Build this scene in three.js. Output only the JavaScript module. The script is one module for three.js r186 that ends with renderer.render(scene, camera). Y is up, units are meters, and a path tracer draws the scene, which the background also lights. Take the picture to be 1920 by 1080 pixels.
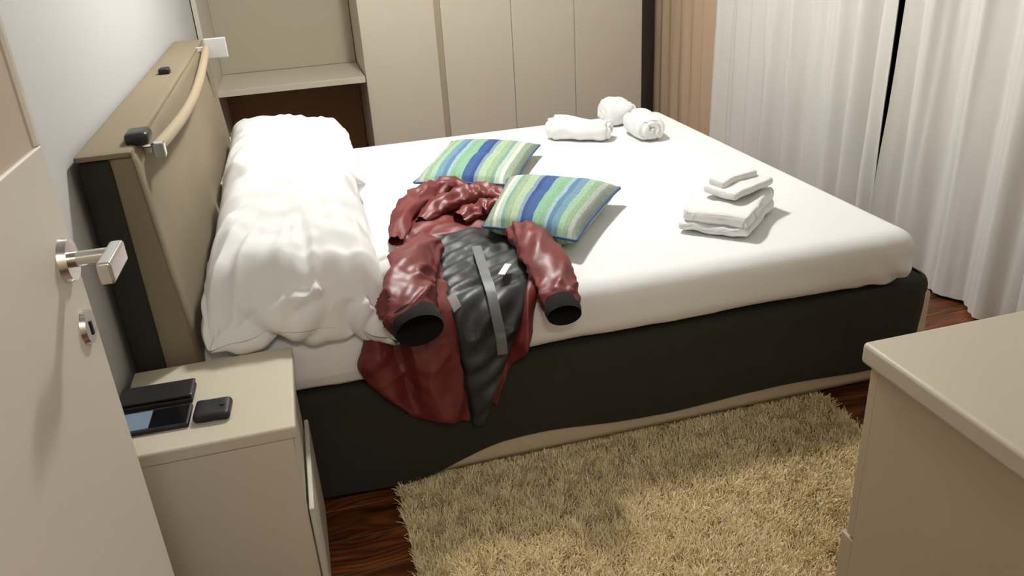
import * as THREE from 'three';
import { mergeGeometries, mergeVertices } from 'three/addons/utils/BufferGeometryUtils.js';
import { RoundedBoxGeometry } from 'three/addons/geometries/RoundedBoxGeometry.js';
import { ImprovedNoise } from 'three/addons/math/ImprovedNoise.js';

const V = (x, y, z) => new THREE.Vector3(x, y, z);
const scene = new THREE.Scene();
scene.background = new THREE.Color(0x05060a);
const renderer = new THREE.WebGLRenderer({ antialias: true });
renderer.toneMapping = THREE.LinearToneMapping;
renderer.toneMappingExposure = 1.0;
renderer.shadowMap.enabled = true;

// ---------- camera: a phone held in the doorway, tilted down ----------
const F = 1506, YAW = 0.2392, PITCH = 0.436, ROLL = -0.0627;
const CAM = V(0.356, 1.404, 2.661);
const cf = V(Math.sin(YAW) * Math.cos(PITCH), -Math.sin(PITCH), -Math.cos(YAW) * Math.cos(PITCH));
const r0 = V(Math.cos(YAW), 0, Math.sin(YAW)), u0 = new THREE.Vector3().crossVectors(r0, cf);
const cr = r0.clone().multiplyScalar(Math.cos(ROLL)).addScaledVector(u0, Math.sin(ROLL));
const cu = u0.clone().multiplyScalar(Math.cos(ROLL)).addScaledVector(r0, -Math.sin(ROLL));
const camera = new THREE.PerspectiveCamera(2 * Math.atan(540 / F) * 180 / Math.PI, 16 / 9, 0.05, 30);
camera.position.copy(CAM);
camera.quaternion.setFromRotationMatrix(new THREE.Matrix4().makeBasis(cr, cu, cf.clone().negate()));
scene.add(camera);
const ray = (px, py) => cf.clone().addScaledVector(cr, (px - 960) / F).addScaledVector(cu, -(py - 540) / F);
const onY = (px, py, y) => { const d = ray(px, py); return CAM.clone().addScaledVector(d, (y - CAM.y) / d.y); };
const onZ = (px, py, z) => { const d = ray(px, py); return CAM.clone().addScaledVector(d, (z - CAM.z) / d.z); };

// ---------- the one lamp of the room: a pendant above the bed, its metal shade open below ----------
const LAMP = V(0.92, 2.42, -0.22), LAMP_R = 0.11, LAMP_CD = 10.2;
const lampColor = new THREE.Color().setRGB(0.99, 1, 1);
const lampLight = new THREE.PointLight(lampColor, LAMP_CD, 0, 2);
lampLight.position.copy(LAMP); lampLight.castShadow = true; lampLight.shadow.radius = 5; lampLight.shadow.mapSize.set(2048, 2048);
lampLight.name = 'ceiling_lamp_light';
scene.add(lampLight);

// ---------- the hallway lamp behind the doorway, whose light reaches the near side of the bed ----------
const HALL = V(0.46, 2.52, 3.42), HALL_CD = 2.6;
const hallLight = new THREE.PointLight(lampColor, HALL_CD, 0, 2);
hallLight.position.copy(HALL); hallLight.castShadow = true; hallLight.shadow.radius = 6; hallLight.shadow.mapSize.set(2048, 2048); hallLight.name = 'hallway_lamp_light';
scene.add(hallLight);

// ---------- helpers ----------
const used = {};
function numbered(n) { const k = used[n] = (used[n] ?? -1) + 1; return k ? `${n}_${String(k).padStart(3, '0')}` : n; }
let seed = 7; const rnd = () => ((seed = (seed * 1664525 + 1013904223) >>> 0) / 4294967296);
const noise = new ImprovedNoise();
const nz = (x, y, z = 0) => noise.noise(x + 31.7, y + 17.3, z + 5.1);
const fbm = (x, y, z = 0, o = 3) => { let a = 0, w = 1; for (let i = 0; i < o; i++) { a += nz(x, y, z) * w; x *= 2.03; y *= 2.03; z *= 2.03; w *= 0.5; } return a; };
const ridge = (x, y, z = 0) => 1 - Math.abs(nz(x, y, z)) * 2;
const clamp = (x, a, b) => Math.min(b, Math.max(a, x));
const smooth = (a, b, x) => { const t = clamp((x - a) / (b - a), 0, 1); return t * t * (3 - 2 * t); };
function mesh(name, geo, mat, parent = scene) {
  const m = new THREE.Mesh(Array.isArray(geo) ? mergeGeometries(geo.map(g => g.index ? g.toNonIndexed() : g)) : geo, mat);
  m.name = parent === scene ? numbered(name) : name; m.castShadow = m.receiveShadow = true; parent.add(m); return m;
}
function thing(name, label, category, pos = [0, 0, 0], turn = 0, group) {
  const g = new THREE.Group(); g.name = numbered(name); g.position.set(...pos); g.rotation.y = turn;
  g.userData = { label, category }; if (group) g.userData.group = group; scene.add(g); return g;
}
function tag(o, label, category, group) { o.userData = { label, category }; if (group) o.userData.group = group; return o; }
function struct(o, label) { o.userData.kind = 'structure'; if (label) o.userData.label = label; return o; }
function uvMetres(g) {                      // planar uv in metres, by the way a face points
  g.computeVertexNormals(); const p = g.attributes.position, n = g.attributes.normal, uv = new Float32Array(p.count * 2);
  for (let i = 0; i < p.count; i++) {
    const ax = Math.abs(n.getX(i)), ay = Math.abs(n.getY(i)), az = Math.abs(n.getZ(i));
    if (ay >= ax && ay >= az) { uv[2 * i] = p.getX(i); uv[2 * i + 1] = p.getZ(i); }
    else if (ax >= az) { uv[2 * i] = p.getZ(i); uv[2 * i + 1] = p.getY(i); }
    else { uv[2 * i] = p.getX(i); uv[2 * i + 1] = p.getY(i); }
  }
  g.setAttribute('uv', new THREE.BufferAttribute(uv, 2)); return g;
}
function box(x0, x1, y0, y1, z0, z1, r = 0.003) {
  const w = x1 - x0, h = y1 - y0, d = z1 - z0;
  const g = r > 0 ? new RoundedBoxGeometry(w, h, d, 2, Math.min(r, w / 2.01, h / 2.01, d / 2.01)) : new THREE.BoxGeometry(w, h, d);
  g.translate((x0 + x1) / 2, (y0 + y1) / 2, (z0 + z1) / 2);
  const n = g.index ? g.toNonIndexed() : g; const nn = n.attributes.normal.clone(); uvMetres(n); n.setAttribute('normal', nn); return n;
}
function softBox(w, h, d, r, nx, ny, nzs, disp) {   // rounded box with many faces, for cloth and upholstery
  let g = new THREE.BoxGeometry(2, 2, 2, nx, ny, nzs); g.deleteAttribute('uv'); g.deleteAttribute('normal'); g = mergeVertices(g, 1e-4);
  const p = g.attributes.position, c = V(0, 0, 0), k = 0.6;
  const re = t => t * (1 - k) + k * Math.sin(t * Math.PI / 2);
  for (let i = 0; i < p.count; i++) {
    const a = V(re(p.getX(i)) * w / 2, re(p.getY(i)) * h / 2, re(p.getZ(i)) * d / 2);
    c.set(clamp(a.x, -w / 2 + r, w / 2 - r), clamp(a.y, -h / 2 + r, h / 2 - r), clamp(a.z, -d / 2 + r, d / 2 - r));
    const n = a.clone().sub(c); if (n.lengthSq() > 0) { n.normalize(); a.copy(c).addScaledVector(n, r); }
    if (disp) disp(a, n);
    p.setXYZ(i, a.x, a.y, a.z);
  }
  return uvMetres(g);
}
function grid(nu, nv, fn, closeU = false) {         // sheet from fn(u, v)
  const pos = [], uv = [], idx = [], W = nu + 1;
  for (let j = 0; j <= nv; j++) for (let i = 0; i <= nu; i++) { const q = fn(i / nu, j / nv); pos.push(q.x, q.y, q.z); uv.push(i / nu, j / nv); }
  for (let j = 0; j < nv; j++) for (let i = 0; i < nu; i++) { const a = j * W + i; idx.push(a, a + 1, a + W, a + 1, a + W + 1, a + W); }
  const g = new THREE.BufferGeometry(); g.setAttribute('position', new THREE.Float32BufferAttribute(pos, 3)); g.setAttribute('uv', new THREE.Float32BufferAttribute(uv, 2));
  g.setIndex(idx); g.computeVertexNormals(); return g;
}
// ---------- computed textures ----------
function tex(w, h, fn, repX = 1, repY = 1, srgb = true) {
  const d = new Uint8Array(w * h * 4);
  for (let y = 0; y < h; y++) for (let x = 0; x < w; x++) { const c = fn(x / w, y / h, x, y); const k = (y * w + x) * 4; d[k] = clamp(c[0], 0, 255); d[k + 1] = clamp(c[1], 0, 255); d[k + 2] = clamp(c[2], 0, 255); d[k + 3] = 255; }
  const t = new THREE.DataTexture(d, w, h); t.wrapS = t.wrapT = THREE.RepeatWrapping; t.magFilter = THREE.LinearFilter; t.minFilter = THREE.LinearMipmapLinearFilter; t.generateMipmaps = true;
  t.repeat.set(repX, repY); if (srgb) t.colorSpace = THREE.SRGBColorSpace; t.needsUpdate = true; return t;
}
const weave = tex(128, 128, (u, v, x, y) => { const a = 128 + 60 * Math.sin(x * Math.PI / 4) * Math.sin(y * Math.PI / 4) + (rnd() - 0.5) * 60; return [a, a, a]; }, 12, 12, false);
const plaster = tex(256, 256, (u, v) => { const a = 128 + 50 * fbm(u * 24, v * 24) + (rnd() - 0.5) * 26; return [a, a, a]; }, 1, 1, false);
const woodMap = (c0, c1, sx, sy) => tex(512, 512, (u, v) => { const g = fbm(u * sx, v * sy, 0, 4) * 0.5 + 0.5 + 0.25 * Math.sin((v * sy * 2 + 3 * fbm(u * sx * 0.6, v * sy * 0.3, 4)) * 5); const k = clamp(g, 0, 1); return [0, 1, 2].map(i => c0[i] + (c1[i] - c0[i]) * k + (rnd() - 0.5) * 8); });
const S = (color, roughness = 0.7, o = {}) => new THREE.MeshPhysicalMaterial({ color, roughness, side: THREE.DoubleSide, ...o });
const M = {
  wall: S('#c4c3c0', 0.9, { bumpMap: plaster, bumpScale: 0.0006 }), ceiling: S('#e6e1d8', 0.95), backWall: S('#ded3c3', 0.9), hall: S('#cbbfae', 0.9),
  laminate: S('#cdc4b1', 0.5), laminatePale: S('#cfc7b8', 0.45), laminateTop: S('#cbc1ad', 0.42), dresser: S('#bfae96', 0.5), unitBack: S('#b3a893', 0.6),
  brownPanel: S('#8d6b48', 0.6), gap: S('#5d5343', 0.8), grip: S('#a59880', 0.6),
  sheet: S('#f0f0ee', 0.9, { bumpMap: weave, bumpScale: 0.0003, sheen: 0.2, sheenRoughness: 0.8 }),
  pillow: S('#ecebe8', 0.92), towel: S('#efeeeb', 1, { bumpMap: weave, bumpScale: 0.0012 }),
  olive: S('#2b2a20', 0.95, { bumpMap: weave, bumpScale: 0.0006, sheen: 0.15 }), taupe: S('#82755f', 0.95, { bumpMap: weave, bumpScale: 0.0006 }),
  cream: S('#cbbb9f', 0.85), strap: S('#a3937a', 0.7), chrome: S('#d9d9d6', 0.18, { metalness: 1 }), black: S('#0d0d0d', 0.5), darkPlastic: S('#1d1c1b', 0.4),
  door: S('#dcd4c7', 0.5), doorPanel: S('#c4b3a0', 0.4),
  sheer: S('#dfdcd5', 0.9), curtainBeige: S('#c4ab90', 0.9), rug: S('#f8e6bd', 1), rugBase: S('#dcc99d', 1),
  shell: S('#6c2827', 0.46, { sheen: 0.3, sheenRoughness: 0.5 }), lining: S('#2a2c2e', 0.48), cuff: S('#070606', 0.95), satin: S('#dededc', 0.35, { metalness: 0.35 }), zip: S('#6a6c6c', 0.5), label: S('#e9e9e6', 0.7), greyTag: S('#8f8d8a', 0.6),
};

// ---------- room shell ----------
const XL = -0.12, XR = 2.80, ZF = -2.72, ZB = 2.56, CH = 2.72;
const HX1 = 1.1, HZ = 4.0;                                         // hallway behind the doorway
{
  const floor = struct(new THREE.Group(), 'reddish brown wooden floor'); floor.name = 'floor'; scene.add(floor);
  const wm = [0, 1, 2].map(i => { const m = S('#ffffff', 0.38); m.map = woodMap([[54, 25, 12], [62, 30, 14], [48, 22, 10]][i], [[138, 78, 37], [150, 86, 42], [124, 68, 32]][i], 3 + i, 26); return m; });
  const pw = 0.12, len = 1.4; let row = 0;
  for (let z = ZF - 0.1; z < HZ; z += pw, row++) for (let x = -0.9 - (row % 3) * 0.45; x < XR + 0.1; x += len) {
    const a = Math.max(x, -0.9), b = Math.min(x + len, XR + 0.1); if (b - a < 0.05) continue;
    mesh('plank', box(a + 0.0008, b - 0.0008, -0.02, -(rnd() * 0.0006), z + 0.0008, z + pw - 0.0008, 0.0015), wm[Math.floor(rnd() * 3)], floor);
  }
  mesh('subfloor', box(-0.95, XR + 0.1, -0.1, -0.02, ZF - 0.1, HZ + 0.1, 0), M.gap, floor);
  struct(mesh('ceiling', box(-0.95, XR + 0.1, CH, CH + 0.1, ZF - 0.1, HZ + 0.1, 0), M.ceiling));
  struct(mesh('wall_left', box(XL - 0.12, XL, 0, CH, ZF - 0.1, ZB + 0.12, 0), M.wall), 'white painted wall behind the headboard');
  struct(mesh('wall_far', box(XL, XR, 0, CH, ZF - 0.1, ZF, 0), M.wall));
  struct(mesh('wall_right', [box(XR, XR + 0.12, 0, 0.2, ZF - 0.1, ZB + 0.12, 0), box(XR, XR + 0.12, 2.2, CH, ZF - 0.1, ZB + 0.12, 0), box(XR, XR + 0.12, 0.2, 2.2, ZF - 0.1, -1.6, 0), box(XR, XR + 0.12, 0.2, 2.2, 1.5, ZB + 0.12, 0)], M.wall));
  const D0 = 0.012, D1 = 0.84;                                    // doorway
  struct(mesh('wall_back', [box(XL, D0, 0, CH, ZB, ZB + 0.12, 0), box(D1, XR, 0, CH, ZB, ZB + 0.12, 0), box(D0, D1, 2.1, CH, ZB, ZB + 0.12, 0)], M.backWall));
  struct(mesh('wall_hallway', [box(-0.95, -0.85, 0, CH, ZB, HZ, 0), box(HX1, HX1 + 0.1, 0, CH, ZB + 0.12, HZ, 0), box(-0.95, HX1 + 0.1, 0, CH, HZ, HZ + 0.1, 0), box(-0.85, XL - 0.12, 0, CH, ZB, ZB + 0.12, 0)], M.hall));
  const w = struct(new THREE.Group(), 'dark night window behind the curtains'); w.name = 'window_1'; scene.add(w);
  mesh('window_frame', [box(XR + 0.03, XR + 0.09, 0.2, 0.27, -1.6, 1.5), box(XR + 0.03, XR + 0.09, 2.13, 2.2, -1.6, 1.5), ...[-1.6, -0.6, 0.43, 1.43].map(z => box(XR + 0.03, XR + 0.09, 0.27, 2.13, z, z + 0.07))], M.laminatePale, w);
  for (const [a, b] of [[-1.53, -0.6], [-0.53, 0.43], [0.5, 1.43]]) mesh('pane', box(XR + 0.055, XR + 0.065, 0.27, 2.13, a, b, 0), S('#0a0c10', 0.05), w);
}
// ---------- wardrobe with four doors and the open shelf unit beside it ----------
const WZ = -2.12;
{
  const X = [0.735, 1.185, 1.62, 2.01, 2.45], H = 2.35;
  const w = thing('wardrobe', 'tall beige wardrobe with four flat doors beside the curtains', 'wardrobe', [0, 0, 0]);
  mesh('body', [box(X[0], X[4], 0.08, H, ZF + 0.01, WZ - 0.03), box(X[0] + 0.02, X[4] - 0.02, 0, 0.08, ZF + 0.05, WZ - 0.08)], M.laminate, w);
  for (let i = 0; i < 4; i++) mesh('wardrobe_door', box(X[i] + (i === 1 ? 0.018 : 0.001), X[i + 1] - (i === 0 ? 0.018 : 0.001), 0.09, H, WZ - 0.024, WZ, 0.004), M.laminate, w);
  mesh('grip_strip', box(X[1] - 0.0175, X[1] + 0.0175, 0.09, H, WZ - 0.028, WZ - 0.012, 0), M.grip, w);
  const u = thing('shelf_unit', 'open beige shelf niche between the white wall and the wardrobe', 'shelf', [0, 0, 0]);
  mesh('side_panel', box(XL + 0.005, XL + 0.03, 0, H, ZF + 0.02, -2.0), M.laminatePale, u);
  mesh('back_panel', box(XL + 0.03, X[0] - 0.004, 0.6, H, ZF + 0.005, ZF + 0.025), M.unitBack, u);
  mesh('shelf', box(XL + 0.03, X[0] - 0.004, 0.565, 0.6, ZF + 0.025, WZ), M.laminate, u);
  mesh('lower_panel', box(XL + 0.03, X[0] - 0.004, 0, 0.565, ZF + 0.005, ZF + 0.03), M.brownPanel, u).userData.label = 'dark brown back panel under the shelf';
}
// ---------- curtains ----------
function curtain(name, label, z0, z1, x, amp, pleat, mat, group, ph) {
  const H0 = 0.015, H1 = 2.455, n = Math.round((z1 - z0) * 130);
  const off = (z, y) => { const k = 1 - 0.25 * y / H1; const p = (z + 0.02 * fbm(z * 3, y * 0.8, ph)) / pleat * Math.PI * 2 + 1.4 * nz(z * 4.1, 0, ph); return amp * k * (Math.sin(p) * (0.65 + 0.5 * nz(z * 2.7, ph)) + 0.35 * nz(z * 26, y * 0.5, ph)); };
  const c = thing(name, label, 'curtain', [0, 0, 0], 0, group);
  const face = d => grid(n, 16, (u, v) => { const z = z0 + (z1 - z0) * u, y = H0 + (H1 - H0) * v; return V(x + off(z, y) + d, y, z); });
  const edge = (u) => grid(1, 16, (a, v) => { const z = u ? z1 : z0, y = H0 + (H1 - H0) * v; return V(x + off(z, y) + a * 0.004, y, z); });
  const hem = v => grid(n, 1, (u, a) => { const z = z0 + (z1 - z0) * u, y = v ? H1 : H0; return V(x + off(z, y) + a * 0.004, y, z); });
  mesh('cloth', [face(0), face(0.004), edge(0), edge(1), hem(0), hem(1)], mat, c);
  for (let i = 0; i < 6; i++) mesh('curtain_hook', box(x - 0.006, x + 0.006, H1 - 0.015, 2.497, z0 + (z1 - z0) * (i + 0.5) / 6 - 0.004, z0 + (z1 - z0) * (i + 0.5) / 6 + 0.004), M.chrome, c);
  return c;
}
curtain('side_curtain', 'narrow beige curtain gathered beside the wardrobe', -2.40, -1.40, 2.665, 0.036, 0.15, M.curtainBeige, undefined, 1.3);
curtain('sheer_curtain', 'pale sheer curtain hanging between the beige curtain and the dark gap', -1.47, -0.012, 2.575, 0.055, 0.165, M.sheer, undefined, 4.7);
curtain('sheer_curtain', 'pale sheer curtain hanging past the dark gap behind the dresser', 0.022, 1.75, 2.56, 0.07, 0.22, M.sheer, undefined, 8.2);
{ const r = thing('curtain_rail', 'white ceiling rail carrying the curtains', 'rail', [0, 0, 0]); mesh('mounting_plate', box(2.72, XR, 2.4975, 2.53, -2.1, 2.0), M.laminatePale, r); mesh('track', box(2.50, 2.74, 2.4975, 2.53, -2.1, 2.0), M.laminatePale, r); }

// ---------- bed: upholstered base, headboard with rail ----------
const BT = 0.515, BB = 0.35, BW = 0.892, BL = 2.0;
{
  const b = thing('bed', 'double bed with a dark olive upholstered base and padded headboard', 'bed', [0, 0, 0]);
  mesh('base_frame', softBox(2.08, 0.28, 1.764, 0.012, 40, 8, 30).translate(1.04, 0.175, 0), M.cream, b).userData.label = 'cream strip of the base under the dark cover';
  // dark cover: side skirt with an uneven hem
  const x0 = 0, x1 = 2.10, zz = 0.892, cr_ = 0.09;
  const per = []; const add = (x, z, nx, nzv) => per.push([x, z, nx, nzv]);
  for (let i = 0; i <= 60; i++) add(x0 + (x1 - cr_ - x0) * i / 60, zz, 0, 1);
  for (let i = 1; i < 10; i++) { const a = i / 10 * Math.PI / 2; add(x1 - cr_ + Math.sin(a) * cr_, zz - cr_ + Math.cos(a) * cr_, Math.sin(a), Math.cos(a)); }
  for (let i = 0; i <= 40; i++) add(x1, zz - cr_ - (2 * (zz - cr_)) * i / 40, 1, 0);
  for (let i = 1; i < 10; i++) { const a = i / 10 * Math.PI / 2; add(x1 - cr_ + Math.cos(a) * cr_, -zz + cr_ - Math.sin(a) * cr_, Math.cos(a), -Math.sin(a)); }
  for (let i = 0; i <= 60; i++) add(x1 - cr_ - (x1 - cr_ - x0) * i / 60, -zz, 0, -1);
  const hem = x => 0.037 + 0.064 * smooth(0.45, 0.75, x) - 0.012 * smooth(0.8, 1.1, x) + 0.006 * Math.sin(x * 9);
  const N = per.length - 1;
  const skirt = grid(N, 14, (u, v) => {
    const [x, z, a, c] = per[Math.round(u * N)]; const lo = hem(x), y = lo + (BB - 0.02 - lo) * Math.min(1, v / 0.86);
    const t = v > 0.86 ? (v - 0.86) / 0.14 : 0, ang = t * Math.PI / 2, rr = 0.022;
    const o = v > 0.86 ? -rr + rr * Math.cos(ang) : 0.003 * fbm(x * 5 + z * 5, y * 9);
    return V(x + a * o, v > 0.86 ? BB - 0.02 + 0.02 * Math.sin(ang) : y, z + c * o);
  });
  const top = grid(40, 30, (u, v) => V(x0 + 0.01 + u * (x1 - 0.04 - x0), BB - 0.002, (v - 0.5) * 2 * (zz - 0.025)));
  mesh('base_cover', [skirt, top], M.olive, b).userData.label = 'dark olive fabric cover of the bed base';
  for (const [x, z] of [[0.12, 0.7], [0.12, -0.7], [1.9, 0.7], [1.9, -0.7]]) mesh('foot', new THREE.CylinderGeometry(0.03, 0.025, 0.042, 16).translate(x, 0.021, z), M.black, b);
  // headboard
  const hz0 = -0.98, hz1 = 0.905, HT = 1.005;
  mesh('headboard_back', softBox(0.07, 0.966, hz1 - hz0 + 0.004, 0.012, 6, 20, 30).translate(-0.072, 0.03 + 0.483, (hz0 + hz1) / 2), M.olive, b).userData.label = 'dark olive side of the headboard';
  mesh('headboard_pad', softBox(0.066, 0.70, hz1 - hz0 - 0.004, 0.022, 6, 30, 60, (a, n) => {
    a.x += (-(a.y - 0.3) * 0.06 + 0.004 * fbm(a.y * 4, a.z * 4)) * (a.x > 0 ? 1 : 0);
  }).translate(-0.022, 0.655, (hz0 + hz1) / 2), M.taupe, b).userData.label = 'taupe fabric pad of the headboard';
  mesh('headboard_cap', softBox(0.112, 0.014, hz1 - hz0 + 0.002, 0.006, 8, 4, 60).translate(-0.052, 1.002, (hz0 + hz1) / 2), M.taupe, b);
  // rail along the front top edge
  const A = V(0.035, 0.985, 0.80), B = V(0.035, 1.0, -0.72);
  const pts = []; for (let i = 0; i <= 20; i++) { const t = i / 20, p = A.clone().lerp(B, t); p.y += -0.035 * Math.sin(Math.PI * t) * (1 - t * 0.3); p.x += 0.012 * Math.sin(Math.PI * t); pts.push(p); }
  const rail = mesh('rail', new THREE.TubeGeometry(new THREE.CatmullRomCurve3(pts), 60, 0.014, 12), M.strap, b); rail.userData.label = 'tan rail along the top of the headboard';
  for (const [p, far] of [[A, 0], [B, 1]]) {
    const br = mesh('bracket', [box(p.x - 0.05, p.x + 0.012, p.y - 0.008, p.y + 0.008, p.z - 0.012, p.z + 0.012), box(p.x - 0.006, p.x + (far ? 0.075 : 0.02), p.y - (far ? 0.04 : 0.016), p.y + (far ? 0.035 : 0.016), p.z + (far ? -0.03 : 0.0), p.z + (far ? -0.008 : 0.022), 0.004)], far ? M.satin : M.chrome, b);
    br.userData.label = far ? 'pale metal bracket at the end of the tan rail' : 'chrome bracket holding the tan rail';
  }
  mesh('clamp', softBox(0.05, 0.03, 0.07, 0.012, 6, 6, 6).translate(0.008, 1.018, 0.815), M.darkPlastic, b).userData.label = 'dark plastic clamp on the headboard';
  mesh('clamp', softBox(0.035, 0.025, 0.05, 0.01, 6, 6, 6).translate(-0.045, 1.016, -0.12), M.darkPlastic, b).userData.label = 'dark plastic clamp on the headboard';
}
// ---------- mattress in a white fitted sheet ----------
const ER = 0.06;                            // roundness of its top edge
tag(mesh('mattress', softBox(BL, BT - BB, BW * 2, ER, 90, 16, 80, (a, n) => {
  const side = 1 - smooth(-0.05, 0.08, a.y), w = fbm(a.x * 6, a.z * 6, a.y * 3);
  a.addScaledVector(n, -0.006 * (1 - smooth(-0.09, -0.02, a.y)) + 0.004 * w * side);
  const cornerK = Math.exp(-((a.x - 1) ** 2 + (a.z - BW) ** 2) / 0.02); a.addScaledVector(n, 0.008 * cornerK * Math.sin((a.x + a.z + a.y) * 60) * side);
  if (a.y < -0.05) a.y -= 0.004 + 0.010 * (nz(a.x * 3.3, a.z * 3.3, 2)) * (a.y < -0.08 ? 0 : 1);
}).translate(BL / 2 + 0.012, (BT + BB) / 2, 0), M.sheet), 'thick mattress in a smooth white fitted sheet on the dark bed base', 'mattress');

// bed profile: s runs over the top towards the camera, over the edge, then down; h is the height above it
const ARC = ER * Math.PI / 2;
function bed(X, s, h) {
  if (s <= 0) return V(X, BT + h, BW - ER + s);
  if (s < ARC) { const a = s / ER; return V(X, BT - ER + Math.cos(a) * (ER + h), BW - ER + Math.sin(a) * (ER + h)); }
  return V(X, BT - ER - (s - ARC), BW + 0.006 + h);
}
function bedAt(px, py, h = 0.03) {         // pixel -> [X, s] on the bed at height h
  const d = ray(px, py); const sd = t => { const z = CAM.z + d.z * t - (BW - ER), y = CAM.y + d.y * t - (BT - ER); return Math.hypot(Math.max(z, 0), Math.max(y, 0)) + Math.min(Math.max(z, y), 0) - ER - h; };
  let t = 0.5; for (let i = 0; i < 200; i++) t += sd(t) * 0.5;
  const X = CAM.x + d.x * t, z = CAM.z + d.z * t - (BW - ER), y = CAM.y + d.y * t - (BT - ER);
  if (z <= 0) return [X, z]; if (y <= 0) return [X, ARC - y]; return [X, Math.atan2(z, y) * ER];
}
// ---------- pillows ----------
function pillowGeo(w, d, h, wr, ph, tipx = 0.05) {
  const f = (sgn) => grid(90, 100, (u, v) => {
    let a = (u * 2 - 1), c = (v * 2 - 1); a = Math.sin(a * Math.PI / 2); c = Math.sin(c * Math.PI / 2);
    const t = Math.pow(Math.max(0, (1 - a ** 4) * (1 - c ** 4)), 0.45);
    const x = a * w / 2 * (1 - tipx * (1 - c * c) * a * a), z = c * d / 2 * (1 - tipx * (1 - a * a) * c * c);
    const edgeK = Math.max(Math.abs(a), Math.abs(c));
    const wrk = wr * (0.5 * fbm(x * 7, z * 7, ph) + 0.9 * edgeK ** 3 * (ridge(a * 2.2 + c * 1.1 + ph, Math.atan2(c, a) * 3.2, ph) - 0.5)) * t;
    return V(x, sgn * (h / 2 * t) + (sgn > 0 ? wrk : -wrk * 0.3), z);
  });
  const b = f(-1), idx = b.index.array; for (let i = 0; i < idx.length; i += 3) { const q = idx[i]; idx[i] = idx[i + 1]; idx[i + 1] = q; }
  let g = mergeGeometries([f(1), b]); const uv = g.attributes.uv; g.deleteAttribute('normal');
  g.computeVertexNormals(); return g;
}
function pillow(label, x, y, z, w, d, h, turn, lean, roll, ph, wr, droop) {
  const t = thing('pillow', label, 'pillow', [x, BT, z], turn);
  const g = pillowGeo(w, d, h, wr, ph); g.rotateX(roll); g.rotateZ(lean); g.translate(0, y - BT, 0);
  const p = g.attributes.position;
  for (let i = 0; i < p.count; i++) {                    // it sags on the mattress and over its edge
    let Y = Math.max(p.getY(i), 0.004 + 0.25 * (p.getY(i) > 0.004 ? 0 : 0)); const zw = z + p.getZ(i);
    if (droop) { const k = Math.max(0, zw - (BW - 0.05)); Y -= k * k * 5.5 + k * 0.25; p.setZ(i, p.getZ(i) - k * 0.25); }
    const o = zw - (BW - ER), sf = o <= 0 ? 0 : o < ER ? Math.sqrt(ER * ER - o * o) - ER : -1; Y = Math.max(Y, sf + 0.004); p.setY(i, Y);
  }
  g.computeVertexNormals();
  const n = g.attributes.normal, w0 = p.clone();
  for (let i = 0; i < p.count; i++) {                    // creases in the loose case, strongest on its open end
    const X = w0.getX(i), Y = w0.getY(i), Z = w0.getZ(i), zw = z + Z; if (Y < 0.006 && !droop) continue;
    const k = (droop ? 0.006 + 0.030 * smooth(0.60, 0.86, zw) : 0.007) * clamp(n.getY(i) + 1.0, 0, 1) * (n.getY(i) < -0.3 ? 0 : 1);
    const a = ridge(X * 6.5 + Y * 5, Y * 3.5 - X * 2, ph) ** 3 - 0.5 + 0.5 * (ridge(X * 13 - Y * 9, Y * 8 + Z * 3, ph + 4) ** 2 - 0.5);
    p.setXYZ(i, X + n.getX(i) * k * a, Math.max(droop ? -1 : 0.002, Y + n.getY(i) * k * a), Z + n.getZ(i) * k * a);
  }
  g.computeVertexNormals(); mesh('pillowcase', g, M.pillow, t); return t;
}
pillow('plump white pillow leaning on the headboard, next to the striped cushions and open shelf', 0.29, BT + 0.105, -0.42, 0.47, 0.74, 0.22, 0.0, -0.14, 0.0, 2.2, 0.035, false);
pillow('plump white crumpled pillow leaning on the headboard beside the red jacket', 0.275, BT + 0.12, 0.47, 0.42, 0.98, 0.25, 0.0, -0.12, 0.02, 6.4, 0.05, true);

// ---------- two flat striped cushions ----------
const stripeTex = (() => {
  const st = [['#9aa39a', 5], ['#b9c2b4', 4], ['#8fae8c', 5], ['#9fbf9f', 6], ['#6f93a4', 7], ['#52789a', 5], ['#9fb7bd', 4], ['#7fa886', 6], ['#84ad90', 7], ['#2c4f86', 9], ['#1f3c74', 4], ['#7d93a8', 4], ['#a9bd9b', 8], ['#93ab86', 6], ['#7f9a92', 4], ['#b9cbb9', 5], ['#dfe3d6', 4], ['#93a38e', 6], ['#7d8d78', 4]];
  const tot = st.reduce((a, b) => a + b[1], 0), C = st.map(([c, w]) => [new THREE.Color(c), w]);
  return tex(512, 128, (u, v) => { let p = ((u + 0.004 * nz(v * 9, u * 20)) % 1 + 1) % 1 * tot, i = 0; while (i < C.length - 1 && p > C[i][1]) { p -= C[i][1]; i++; } const q = C[i][0].clone().convertLinearToSRGB(), k = 255 * (0.94 + 0.12 * (rnd() - 0.5) + 0.08 * nz(u * 60, v * 30)); return [q.r * k, q.g * k, q.b * k]; });
})();
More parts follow.
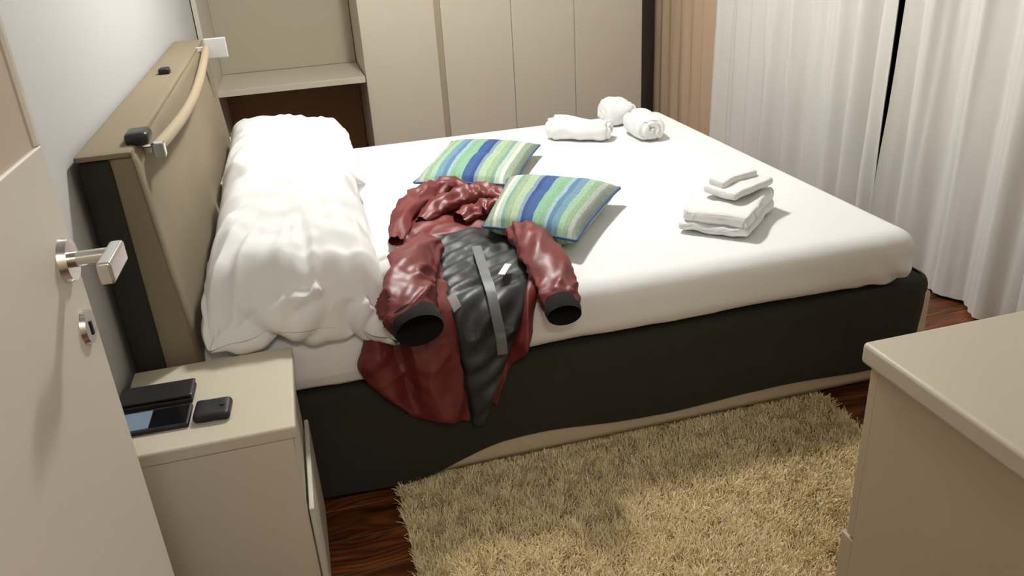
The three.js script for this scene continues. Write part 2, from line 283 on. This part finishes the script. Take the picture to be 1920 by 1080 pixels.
function cushion(label, corners, yb, h, flip, tilt = 0) {
  const [a, b, c, d] = corners.map(p => onY(p[0], p[1], yb + h / 2));   // a-b across the stripes, b-c along them
  const ctr = a.clone().add(b).add(c).add(d).multiplyScalar(0.25);
  const t = thing('striped_cushion', label, 'cushion', [ctr.x, yb, ctr.z], 0, undefined);
  const L = p => p.clone().sub(ctr);
  const A = L(a), B = L(b), C = L(c), D = L(d);
  const f = sgn => grid(40, 40, (u, v) => {
    const uu = (u * 2 - 1), vv = (v * 2 - 1), e = Math.pow(Math.max(0, (1 - uu ** 4) * (1 - vv ** 4)), 0.5);
    const su = u + 0.035 * Math.sin(Math.PI * 2 * u) * 0 , k = 1 - 0.05 * ((1 - vv * vv) * uu * uu + (1 - uu * uu) * vv * vv);
    const p = A.clone().multiplyScalar((1 - su) * (1 - v)).addScaledVector(B, su * (1 - v)).addScaledVector(C, su * v).addScaledVector(D, (1 - su) * v).multiplyScalar(k);
    p.y = h / 2 + sgn * (h / 2) * e + 0.004 * fbm(p.x * 9, p.z * 9) * e + (tilt * uu);
    return p;
  });
  const g = mergeGeometries([f(1), f(-1)]);
  if (flip) { const uv = g.attributes.uv; for (let i = 0; i < uv.count; i++) uv.setX(i, 1 - uv.getX(i)); }
  const m = S('#ffffff', 0.85); m.map = stripeTex; mesh('cover', g, m, t);
  const rim = []; for (let i = 0; i <= 80; i++) { const q = i / 80 * 4, s = Math.floor(q) % 4, f2 = q - Math.floor(q); const [p0, p1] = [[A, B], [B, C], [C, D], [D, A]][s]; const p = p0.clone().lerp(p1, f2); const w = 1 - 0.05 * 4 * f2 * (1 - f2); p.multiplyScalar(w); p.y = h / 2 + (tilt * (s === 0 ? f2 * 2 - 1 : s === 1 ? 1 : s === 2 ? 1 - f2 * 2 : -1)); rim.push(p); }
  const rc = new THREE.CatmullRomCurve3(rim.slice(0, 80), true); mesh('piping', new THREE.TubeGeometry(rc, 160, 0.004, 6, true), S('#35507a', 0.8), t).userData.label = 'blue edge piping';
}
cushion('blue and green striped cushion lying flat on the sheet between the pillows and the towels', [[848, 266], [1012, 272], [962, 348], [776, 343]], BT + 0.004, 0.085, false);
cushion('blue and green striped cushion half covered by the red jacket hood', [[952, 336], [1163, 352], [1080, 452], [905, 425]], BT + 0.004, 0.11, true, 0.0);

// ---------- white towels ----------
function rolled(label, p0, p1, r, ph) {
  const c = p0.clone().add(p1).multiplyScalar(0.5), len = p0.distanceTo(p1), dir = p1.clone().sub(p0).normalize();
  const t = thing('rolled_towel', label, 'towel', [c.x, BT, c.z], Math.atan2(-dir.z, dir.x));
  mesh('cloth', softBox(len, r * 1.55, r * 2.1, r * 0.72, 40, 24, 30, (q, n) => {
    const an = Math.atan2(q.y, q.z), g1 = Math.exp(-((((an - 0.9 - 0.4 * nz(q.x * 6, ph)) ** 2)) / 0.02)), g2 = Math.exp(-(((an + 2.2 - 0.3 * nz(q.x * 5, ph)) ** 2) / 0.02));
    const sp = Math.abs(q.x) > len * 0.42 ? 0.006 * Math.sin(Math.hypot(q.y, q.z) / r * 14 + an) : 0;
    q.addScaledVector(n, -0.012 * g1 - 0.008 * g2 + 0.014 * fbm(q.x * 7, q.y * 7, q.z * 7 + ph) + sp);
    q.y *= 1 + 0.16 * nz(q.x * 5, ph, 2); q.y = Math.max(q.y, -r * 0.8 + 0.004);
  }).translate(0, r * 0.8, 0), M.towel, t); return t;
}
rolled('white towel rolled lengthwise on the far foot corner beside the wardrobe', onY(1032, 246, BT + 0.03), onY(1150, 250, BT + 0.03), 0.058, 0.4);
rolled('white towel rolled up at the edge of the bed nearest the beige curtain', onY(1192, 232, BT + 0.03), onY(1226, 254, BT + 0.03), 0.062, 2.4);
rolled('tallest bundled white towel behind two rolled towels by the wardrobe', onY(1124, 214, BT + 0.05), onY(1186, 208, BT + 0.05), 0.074, 4.4);
{
  // thick folded bath towel with rounded folds, its layers showing on one side
  const quad = [[1272, 428], [1404, 446], [1452, 386], [1336, 330]].map(p => onY(p[0], p[1], BT + 0.015));
  const ctr = quad.reduce((a, b) => a.clone().add(b)).multiplyScalar(0.25), Q = quad.map(p => p.clone().sub(ctr));
  const warp = (x, z) => { const u = x + 0.5, v = 0.5 - z; const p = V(0, 0, 0).addScaledVector(Q[0], (1 - u) * (1 - v)).addScaledVector(Q[1], u * (1 - v)).addScaledVector(Q[2], u * v).addScaledVector(Q[3], (1 - u) * v); return p; };
  const t = thing('folded_towel', 'thick folded white towel lying on the sheet near the foot of the bed', 'towel', [ctr.x, BT, ctr.z]);
  const layer = (y, h, k, ph) => { const g = softBox(0.36, h, 0.36, h * 0.46, 30, 8, 30, q => { const b = 0.006 * fbm(q.x * 9, q.z * 9, ph); const p = warp(q.x / 0.36 * k, q.z / 0.36 * k); q.x = p.x + 0.008 * nz(p.z * 14, ph, 1); q.z = p.z + 0.008 * nz(p.x * 14, ph, 5); q.y += b + y + h / 2; }); return g; };
  mesh('fold', layer(0.010, 0.026, 1, 1.2), M.towel, t); mesh('fold', layer(0.033, 0.042, 0.96, 4.2), M.towel, t);
  const e = onY(1385, 352, BT + 0.09); const t2 = thing('small_towel', 'small folded white face towel lying on top of the thick folded towel', 'towel', [e.x, BT + 0.084, e.z], 0.45);
  mesh('fold', softBox(0.21, 0.024, 0.12, 0.011, 24, 6, 20, q => { q.y += 0.004 * fbm(q.x * 12, q.z * 12, 7); q.z += 0.012 * nz(q.x * 12, 3, 5); }).translate(0, 0.014, 0), M.towel, t2);
  mesh('fold', softBox(0.17, 0.024, 0.06, 0.011, 20, 6, 16, q => { q.y += 0.006 * fbm(q.x * 12, q.z * 12, 9); q.z += 0.02 * nz(q.x * 10, 1, 2); }).translate(0.0, 0.035, -0.03), M.towel, t2);
}
// ---------- the jacket: opened out on the bed, its hem hanging over the side ----------
{
  const j = thing('jacket', 'dark red padded jacket with black lining, open on the bed and hanging over its side', 'jacket', [0, 0, 0]);
  const line = (pts, v, h) => { const f = v * (pts.length - 1), i = Math.min(pts.length - 2, Math.floor(f)), t = f - i; const a = pts[i], b = pts[i + 1]; return [a[0] + (b[0] - a[0]) * t, a[1] + (b[1] - a[1]) * t]; };
  const toBed = (pts, h) => pts.map(p => bedAt(p[0], p[1], h));
  // padded panel between two outlines
  function panel(L, R, base, puff, nu, nv, wrk) {
    const l = new THREE.CatmullRomCurve3(toBed(L, base + puff * 0.3).map(p => V(p[0], p[1], 0))), r = new THREE.CatmullRomCurve3(toBed(R, base + puff * 0.3).map(p => V(p[0], p[1], 0)));
    const at = (u, v) => { const a = l.getPoint(v), b = r.getPoint(v); return a.lerp(b, u); };
    const topf = grid(nu, nv, (u, v) => { const q = at(u, v), e = Math.pow(Math.max(0, (1 - (2 * u - 1) ** 4) * (1 - (2 * v - 1) ** 6)), 0.5); const wv = wrk(q.x, q.y, u, v); return bed(q.x + 0.006 * nz(q.y * 20, q.x * 9), q.y, base + puff * e * (0.65 + 0.35 * fbm(q.x * 6, q.y * 6, 3)) + wv * e); });
    const bot = grid(nu, nv, (u, v) => { const q = at(u, v); return bed(q.x + 0.006 * nz(q.y * 20, q.x * 9), q.y, Math.max(0.003, base - 0.004)); });
    return [topf, bot];
  }
  const hang = (x, s) => smooth(-0.08, 0.12, s) * 0.03 * (Math.sin(x * 46 + 3 * nz(x * 6, s * 3) + 0.8) * 0.8 + ridge(x * 9, s * 2.2, 3) - 0.5);
  const wr = (f, a, ph) => (x, s) => a * (ridge(x * f, s * f * 0.7, ph) - 0.55) + a * 0.6 * nz(x * f * 2.3, s * f * 2.3, ph) + hang(x, s);
  // tube along a path on the bed
  function tube(path, rads, base, flat, f, a, ph, nu = 28, nv = 40) {
    const c = new THREE.CatmullRomCurve3(toBed(path, base).map((p, i) => V(p[0], p[1], 0)));
    const rad = v => { const q = line(rads.map(x => [x, 0]), v); return q[0]; };
    return grid(nu, nv, (u, v) => {
      const q = c.getPoint(v), tg = c.getTangent(v), n = V(-tg.y, tg.x, 0), an = u * Math.PI * 2, R = rad(v) * (1 + a * (ridge(q.x * f + Math.cos(an), v * f, ph + Math.sin(an)) - 0.5) + a * 0.5 * nz(v * f * 1.7, Math.cos(an) * 2, ph));
      const k = R * Math.cos(an); return bed(q.x + n.x * k, q.y + n.y * k, base + Math.max(0.004, R * flat * (1 + Math.sin(an))));
    });
  }
  // black lining
  mesh('lining', panel([[795, 415], [790, 455], [812, 510], [838, 570], [858, 640], [872, 705], [882, 765], [888, 800]], [[950, 425], [985, 470], [992, 525], [984, 580], [965, 640], [945, 695], [922, 755], [905, 800]], 0.006, 0.03, 40, 90,
    (x, s, u, v) => 0.006 * Math.sin((s * 0.9 + x * 0.6) * 105 + 2 * nz(x * 8, s * 8)) + 0.005 * nz(x * 20, s * 20)), M.lining, j).userData.label = 'black quilted lining';
  // red front panels
  mesh('front_panel', panel([[775, 462], [722, 520], [692, 570], [682, 630], [672, 690], [690, 722], [735, 752], [775, 785]], [[812, 455], [836, 510], [850, 570], [860, 635], [868, 700], [873, 735], [878, 765], [884, 792]], 0.008, 0.045, 60, 90, wr(11, 0.018, 1.5)), M.shell, j);
  mesh('front_panel', panel([[955, 425], [985, 465], [990, 520], [982, 580], [960, 645], [938, 700], [915, 750]], [[985, 425], [1012, 470], [1012, 530], [1002, 590], [978, 655], [952, 702], [932, 760]], 0.01, 0.03, 16, 60, wr(12, 0.010, 4.5)), M.shell, j);
  // sleeves with black open cuffs
  function tube3(pts, rads, f, a, ph, nu = 36, nv = 48, flat = 0.82) {
    const c = new THREE.CatmullRomCurve3(pts);
    return grid(nu, nv, (u, v) => {
      const q = c.getPoint(v), tg = c.getTangent(v), side = V(tg.z, 0, -tg.x).normalize(), up = new THREE.Vector3().crossVectors(side, tg).normalize().multiplyScalar(-1); if (up.y < 0) up.negate();
      const an = u * Math.PI * 2, R = line(rads.map(x => [x, 0]), v)[0] * (1 + a * smooth(1, 0.85, v) * (ridge(v * f + 0.9 * Math.cos(an), Math.sin(an) * 1.1, ph) ** 2 - 0.45) + a * 0.35 * smooth(1, 0.85, v) * nz(v * f * 2.2 - Math.cos(an), Math.sin(an) * 1.8 + v * 2, ph + 3));
      const p = q.addScaledVector(side, R * Math.cos(an)).addScaledVector(up, R * flat * Math.sin(an));
      if (p.z < BW - 0.03) p.y = Math.max(p.y, BT + 0.006);
      return p;
    });
  }
  function sleeve(path, rads, ph) {                      // path: [px, py, height above the bed or depth z]
    const pts = path.map(([x, y, h, z]) => z ? onZ(x, y, z) : onY(x, y, BT + h));
    const n = pts.length, e = pts[n - 1], dir = e.clone().sub(pts[n - 2]).normalize(), k = rads[rads.length - 1];
    const s = mesh('sleeve', tube3(pts, rads, 5.5, 0.3, ph, 60, 90), M.shell, j);
    const at = d => e.clone().addScaledVector(dir, d);
    mesh('cuff', [tube3([at(-0.03), at(0), at(0.016)], [k * 1.04, k * 1.05, k * 0.98], 3, 0.0, ph, 36, 6), tube3([at(-0.05), at(-0.045), at(-0.02), at(0.016)], [0.002, k * 0.8, k * 0.92, k * 0.98], 3, 0.0, ph, 36, 10)], M.cuff, s).userData.label = 'black open cuff';
  }
  sleeve([[800, 462, 0.05], [772, 500, 0.075], [757, 540, 0.075], [769, 580, 0.06], [784, 612, 0, 1.015]], [0.045, 0.062, 0.068, 0.066, 0.058], 2.2);
  sleeve([[962, 425, 0.045], [1000, 455, 0.055], [1028, 500, 0.045], [1046, 550, 0.012], [1056, 583, 0, 0.965]], [0.035, 0.052, 0.052, 0.048, 0.044], 5.2);
  // crumpled hood
  mesh('hood', [
    ...panel([[850, 352], [790, 372], [765, 405], [745, 445], [738, 468]], [[905, 355], [935, 385], [930, 420], [860, 440], [800, 452]], 0.006, 0.03, 30, 30, wr(14, 0.014, 7.7)),
    tube([[745, 462], [762, 412], [800, 380], [850, 362], [905, 362]], [0.022, 0.04, 0.042, 0.04, 0.02], 0.012, 0.7, 8, 0.3, 1.1),
    tube([[790, 425], [830, 402], [880, 388], [925, 385], [966, 398]], [0.02, 0.04, 0.046, 0.044, 0.025], 0.018, 0.75, 8, 0.3, 3.3),
    tube([[862, 425], [900, 412], [938, 412], [970, 425], [985, 445]], [0.03, 0.045, 0.048, 0.045, 0.03], 0.012, 0.7, 8, 0.3, 5.5),
  ], M.shell, j).userData.label = 'crumpled dark red hood';
  // zip strip, sewn labels
  const strip = (pts, w, h) => { const c = new THREE.CatmullRomCurve3(toBed(pts, h).map(p => V(p[0], p[1], 0))); return [0, 0.002].map(dh => grid(4, 40, (u, v) => { const q = c.getPoint(v), t = c.getTangent(v); return bed(q.x - t.y * (u - 0.5) * w, q.y + t.x * (u - 0.5) * w, h + dh + 0.003 * nz(q.y * 20, q.x * 20)); })); };
  mesh('zip', strip([[893, 462], [905, 500], [920, 545], [930, 590], [938, 630], [941, 662]], 0.026, 0.044), M.zip, j).userData.label = 'grey zip strip';
  mesh('sewn_label', strip([[940, 516], [953, 495]], 0.018, 0.048), M.label, j).userData.label = 'small white sewn label';
  mesh('hang_tag', strip([[845, 553], [858, 580]], 0.022, 0.052), M.greyTag, j).userData.label = 'small grey tag';
}
// ---------- nightstands ----------
const NT = 0.52;
function nightstand(label, z0) {
  const n = thing('nightstand', label, 'nightstand', [0.06, 0, z0]);
  const x0 = -0.165, x1 = 0.178, d = 0.345;
  mesh('top', box(x0, x1 + 0.004, NT - 0.03, NT, 0, d, 0.006), M.laminateTop, n);
  mesh('body', [box(x0, x1 - 0.006, 0.03, NT - 0.03, 0.004, 0.02), box(x0, x1 - 0.006, 0.03, NT - 0.03, d - 0.02, d - 0.004), box(x0, x0 + 0.015, 0.03, NT - 0.03, 0.02, d - 0.02), box(x0 + 0.015, x1 - 0.01, 0.03, 0.05, 0.02, d - 0.02), box(x0 + 0.02, x1 - 0.04, 0, 0.03, 0.03, d - 0.03)], M.laminate, n);
  mesh('drawer', box(x1 - 0.024, x1 - 0.006, 0.322, NT - 0.034, 0.023, d - 0.023), M.laminate, n);
  const lo = mesh('drawer', [box(x1 - 0.003, x1 + 0.008, 0.035, 0.315, 0.001, d - 0.001), box(x0 + 0.03, x1 - 0.003, 0.06, 0.2, 0.03, d - 0.03)], M.laminatePale, n); lo.userData.label = 'pale lower drawer pulled out a little';
}
nightstand('beige nightstand beside the door with a phone and wallet on top', 0.928);
nightstand('beige nightstand behind the pillows, under the open shelf', -1.33);
{
  const w = thing('wallet', 'black leather wallet lying at the back of the nightstand', 'wallet', [-0.035, NT, 1.075], -0.03);
  mesh('leather', softBox(0.15, 0.014, 0.075, 0.006, 20, 4, 12, q => { q.y += 0.001 * fbm(q.x * 20, q.z * 20); }).translate(0, 0.0075, 0), M.black, w);
  mesh('flap', softBox(0.148, 0.007, 0.07, 0.0033, 20, 4, 12).translate(0.001, 0.0185, -0.001), M.darkPlastic, w);
  const p = thing('smartphone', 'black smartphone with a bluish glossy screen on the nightstand', 'phone', [-0.038, NT, 1.163], -0.03);
  mesh('case', new RoundedBoxGeometry(0.155, 0.010, 0.078, 3, 0.0045).translate(0, 0.0052, 0), M.black, p);
  mesh('screen', new RoundedBoxGeometry(0.07, 0.0012, 0.066, 2, 0.0005).translate(-0.034, 0.0106, 0), S('#7d90a2', 0.12, { clearcoat: 0.6 }), p).userData.label = 'bluish part of the screen';
  mesh('screen_border', new RoundedBoxGeometry(0.07, 0.0012, 0.066, 2, 0.0005).translate(0.037, 0.0106, 0), S('#101214', 0.12), p);
  const k = thing('key_case', 'small black key case beside the phone on the nightstand', 'case', [0.083, NT, 1.170], -0.06);
  mesh('leather', softBox(0.072, 0.02, 0.066, 0.009, 14, 6, 12, q => { q.y += 0.001 * fbm(q.x * 30, q.z * 30); }).translate(0, 0.0105, 0), M.black, k);
  mesh('snap', new THREE.CylinderGeometry(0.005, 0.005, 0.002, 14).translate(0.02, 0.0212, 0), M.darkPlastic, k);
}
// ---------- dresser ----------
{
  const c = onY(1617, 640, 0.75), d = thing('dresser', 'beige dresser with a thick pale top standing at the edge of the shaggy rug', 'dresser', [c.x, 0, c.z]);
  const W = 1.15, D = 0.83;
  mesh('top', box(0, W, 0.712, 0.75, 0, D, 0.008), M.laminateTop, d);
  mesh('body', [box(0.012, W - 0.012, 0.07, 0.712, 0.032, D - 0.004), box(0.03, W - 0.03, 0, 0.07, 0.06, D - 0.03)], M.dresser, d);
  for (let i = 0; i < 2; i++) { const y0 = 0.08 + i * 0.285; for (const k of [0, 1]) mesh('drawer', box(0.012 + k * (W / 2 - 0.01), W / 2 - 0.004 + k * (W / 2 - 0.012), y0, y0 + (i ? 0.345 : 0.279), i ? 0.014 : 0.002, 0.034), M.dresser, d); }
}
// ---------- shaggy rug ----------
{
  const r = thing('rug', 'shaggy cream rug on the wooden floor beside the bed', 'rug', [0, 0, 0]);
  const X0 = 0.44, X1 = 1.735, Z0 = 0.80, Z1 = 1.675;
  mesh('backing', box(X0, X1, 0.0005, 0.012, Z0, Z1, 0.004), M.rugBase, r);
  const g = grid(1, 4, (u, v) => V((u - 0.5) * 0.0036 * (1 - v * 0.6), v * 0.034 - 0.004 * v * v * v, 0.014 * v * v));
  const N = 90000, im = new THREE.InstancedMesh(g, M.rug, N); im.name = 'pile'; im.userData.kind = 'stuff'; im.castShadow = im.receiveShadow = true;
  const m = new THREE.Matrix4(), q = new THREE.Quaternion(), e = new THREE.Euler(), col = new THREE.Color();
  for (let i = 0; i < N; i++) {
    const x = X0 + (X1 - X0) * rnd(), z = Z0 + (Z1 - Z0) * rnd(), cl = nz(x * 28, z * 28), dir = 6.283 * nz(x * 22, z * 22, 3) + rnd() * 3.4;
    e.set((rnd() - 0.5) * 0.9, dir, (rnd() - 0.5) * 0.9, 'YXZ'); q.setFromEuler(e); const s = 0.75 + 0.5 * rnd() + 0.25 * cl, under = z < 0.9 ? 0.7 : 1;
    m.compose(V(x, 0.01, z), q, V(1, s * under, 1)); im.setMatrixAt(i, m);
    const k = 0.82 + 0.3 * rnd() + 0.12 * cl; im.setColorAt(i, col.setRGB(k, k * (0.97 + 0.04 * rnd()), k * (0.9 + 0.1 * rnd())));
  }
  r.add(im);
}
// ---------- the opened door in the foreground ----------
{
  const Hx = 0.042, Hz = 2.52, Ex = 0.068, Ez = 1.67, dx = Ex - Hx, dz = Ez - Hz, W = Math.hypot(dx, dz), T = 0.04;
  const d = thing('door_1', 'open whitish door with a chrome lever handle and a beige upper panel', 'door', [Hx, 0, Hz], Math.atan2(-dz, dx));
  d.userData.kind = 'structure';
  const st = 0.11, H = 2.05, ph = 1.20;
  mesh('leaf', [box(0, W, 0.008, ph, -T, 0), box(0, st, ph, H, -T, 0), box(W - 0.012, W, ph, H, -T, 0, 0.002), box(st, W - 0.012, H - 0.12, H, -T, 0, 0)], M.door, d);
  mesh('upper_panel', box(st - 0.002, W - 0.01, ph - 0.002, H - 0.118, -T + 0.004, -0.004, 0), M.doorPanel, d).userData.label = 'beige recessed upper panel';
  const hx = W - 0.04, hy = 1.075;
  const h = mesh('lever_handle', [new THREE.CylinderGeometry(0.024, 0.026, 0.009, 28).rotateX(Math.PI / 2).translate(hx, hy, 0.0045), new THREE.CylinderGeometry(0.009, 0.009, 0.05, 18).rotateX(Math.PI / 2).translate(hx, hy, 0.03), box(hx - 0.062, hx + 0.012, hy - 0.013, hy + 0.013, 0.048, 0.064, 0.004)], M.chrome, d); h.userData.label = 'chrome lever handle';
  const k = mesh('keyhole_plate', new THREE.CylinderGeometry(0.02, 0.022, 0.006, 28).rotateX(Math.PI / 2).translate(hx, hy - 0.085, 0.003), M.chrome, d);
  mesh('keyhole', new RoundedBoxGeometry(0.006, 0.018, 0.002, 2, 0.0009).translate(hx, hy - 0.087, 0.0065), M.black, k);
  for (const y of [0.25, 1.05, 1.85]) mesh('hinge', new THREE.CylinderGeometry(0.007, 0.007, 0.09, 12).translate(-0.007, y, -T / 2), M.chrome, d);
  const tr = struct(mesh('trim_1', [box(-0.05, 0.012, 0, 2.16, ZB - 0.015, ZB, 0.003), box(0.84, 0.91, 0, 2.16, ZB - 0.015, ZB, 0.003), box(0.012, 0.84, 2.1, 2.16, ZB - 0.015, ZB, 0.003)], M.door));
}
// ---------- the ceiling lamp itself ----------
{
  const l = thing('ceiling_lamp', 'pendant lamp with a white metal shade hanging above the bed', 'lamp', [LAMP.x, 0, LAMP.z]);
  mesh('canopy', new THREE.CylinderGeometry(0.05, 0.06, 0.03, 28).translate(0, CH - 0.016, 0), M.chrome, l);
  mesh('stem', new THREE.CylinderGeometry(0.008, 0.008, CH - 0.03 - LAMP.y - 0.15, 12).translate(0, (CH - 0.03 + LAMP.y + 0.15) / 2, 0), M.chrome, l);
  const up = LAMP.y - 2.30, prof = [[0.02, 2.455], [0.09, 2.448], [0.17, 2.41], [0.225, 2.34], [0.245, 2.27], [0.241, 2.27], [0.221, 2.338], [0.167, 2.405], [0.088, 2.442], [0.0, 2.446]].map(([a, b]) => new THREE.Vector2(a, b + up));
  mesh('shade', new THREE.LatheGeometry(prof, 48), S('#e8e4da', 0.6), l);
  mesh('bulb', new THREE.SphereGeometry(LAMP_R, 40, 28).translate(0, LAMP.y, 0), new THREE.MeshStandardMaterial({ color: '#f4f0e8', roughness: 0.4, emissive: lampColor, emissiveIntensity: 3 }), l);
}
{
  const l = thing('hallway_lamp', 'opal glass ball lamp on the hallway ceiling behind the doorway', 'lamp', [HALL.x, 0, HALL.z]);
  mesh('canopy', new THREE.CylinderGeometry(0.06, 0.07, 0.05, 28).translate(0, CH - 0.026, 0), M.chrome, l);
  mesh('globe', new THREE.SphereGeometry(0.15, 36, 24).translate(0, HALL.y, 0), new THREE.MeshStandardMaterial({ color: '#f4f0e8', roughness: 0.4, emissive: lampColor, emissiveIntensity: 3 }), l);
}
renderer.render(scene, camera);
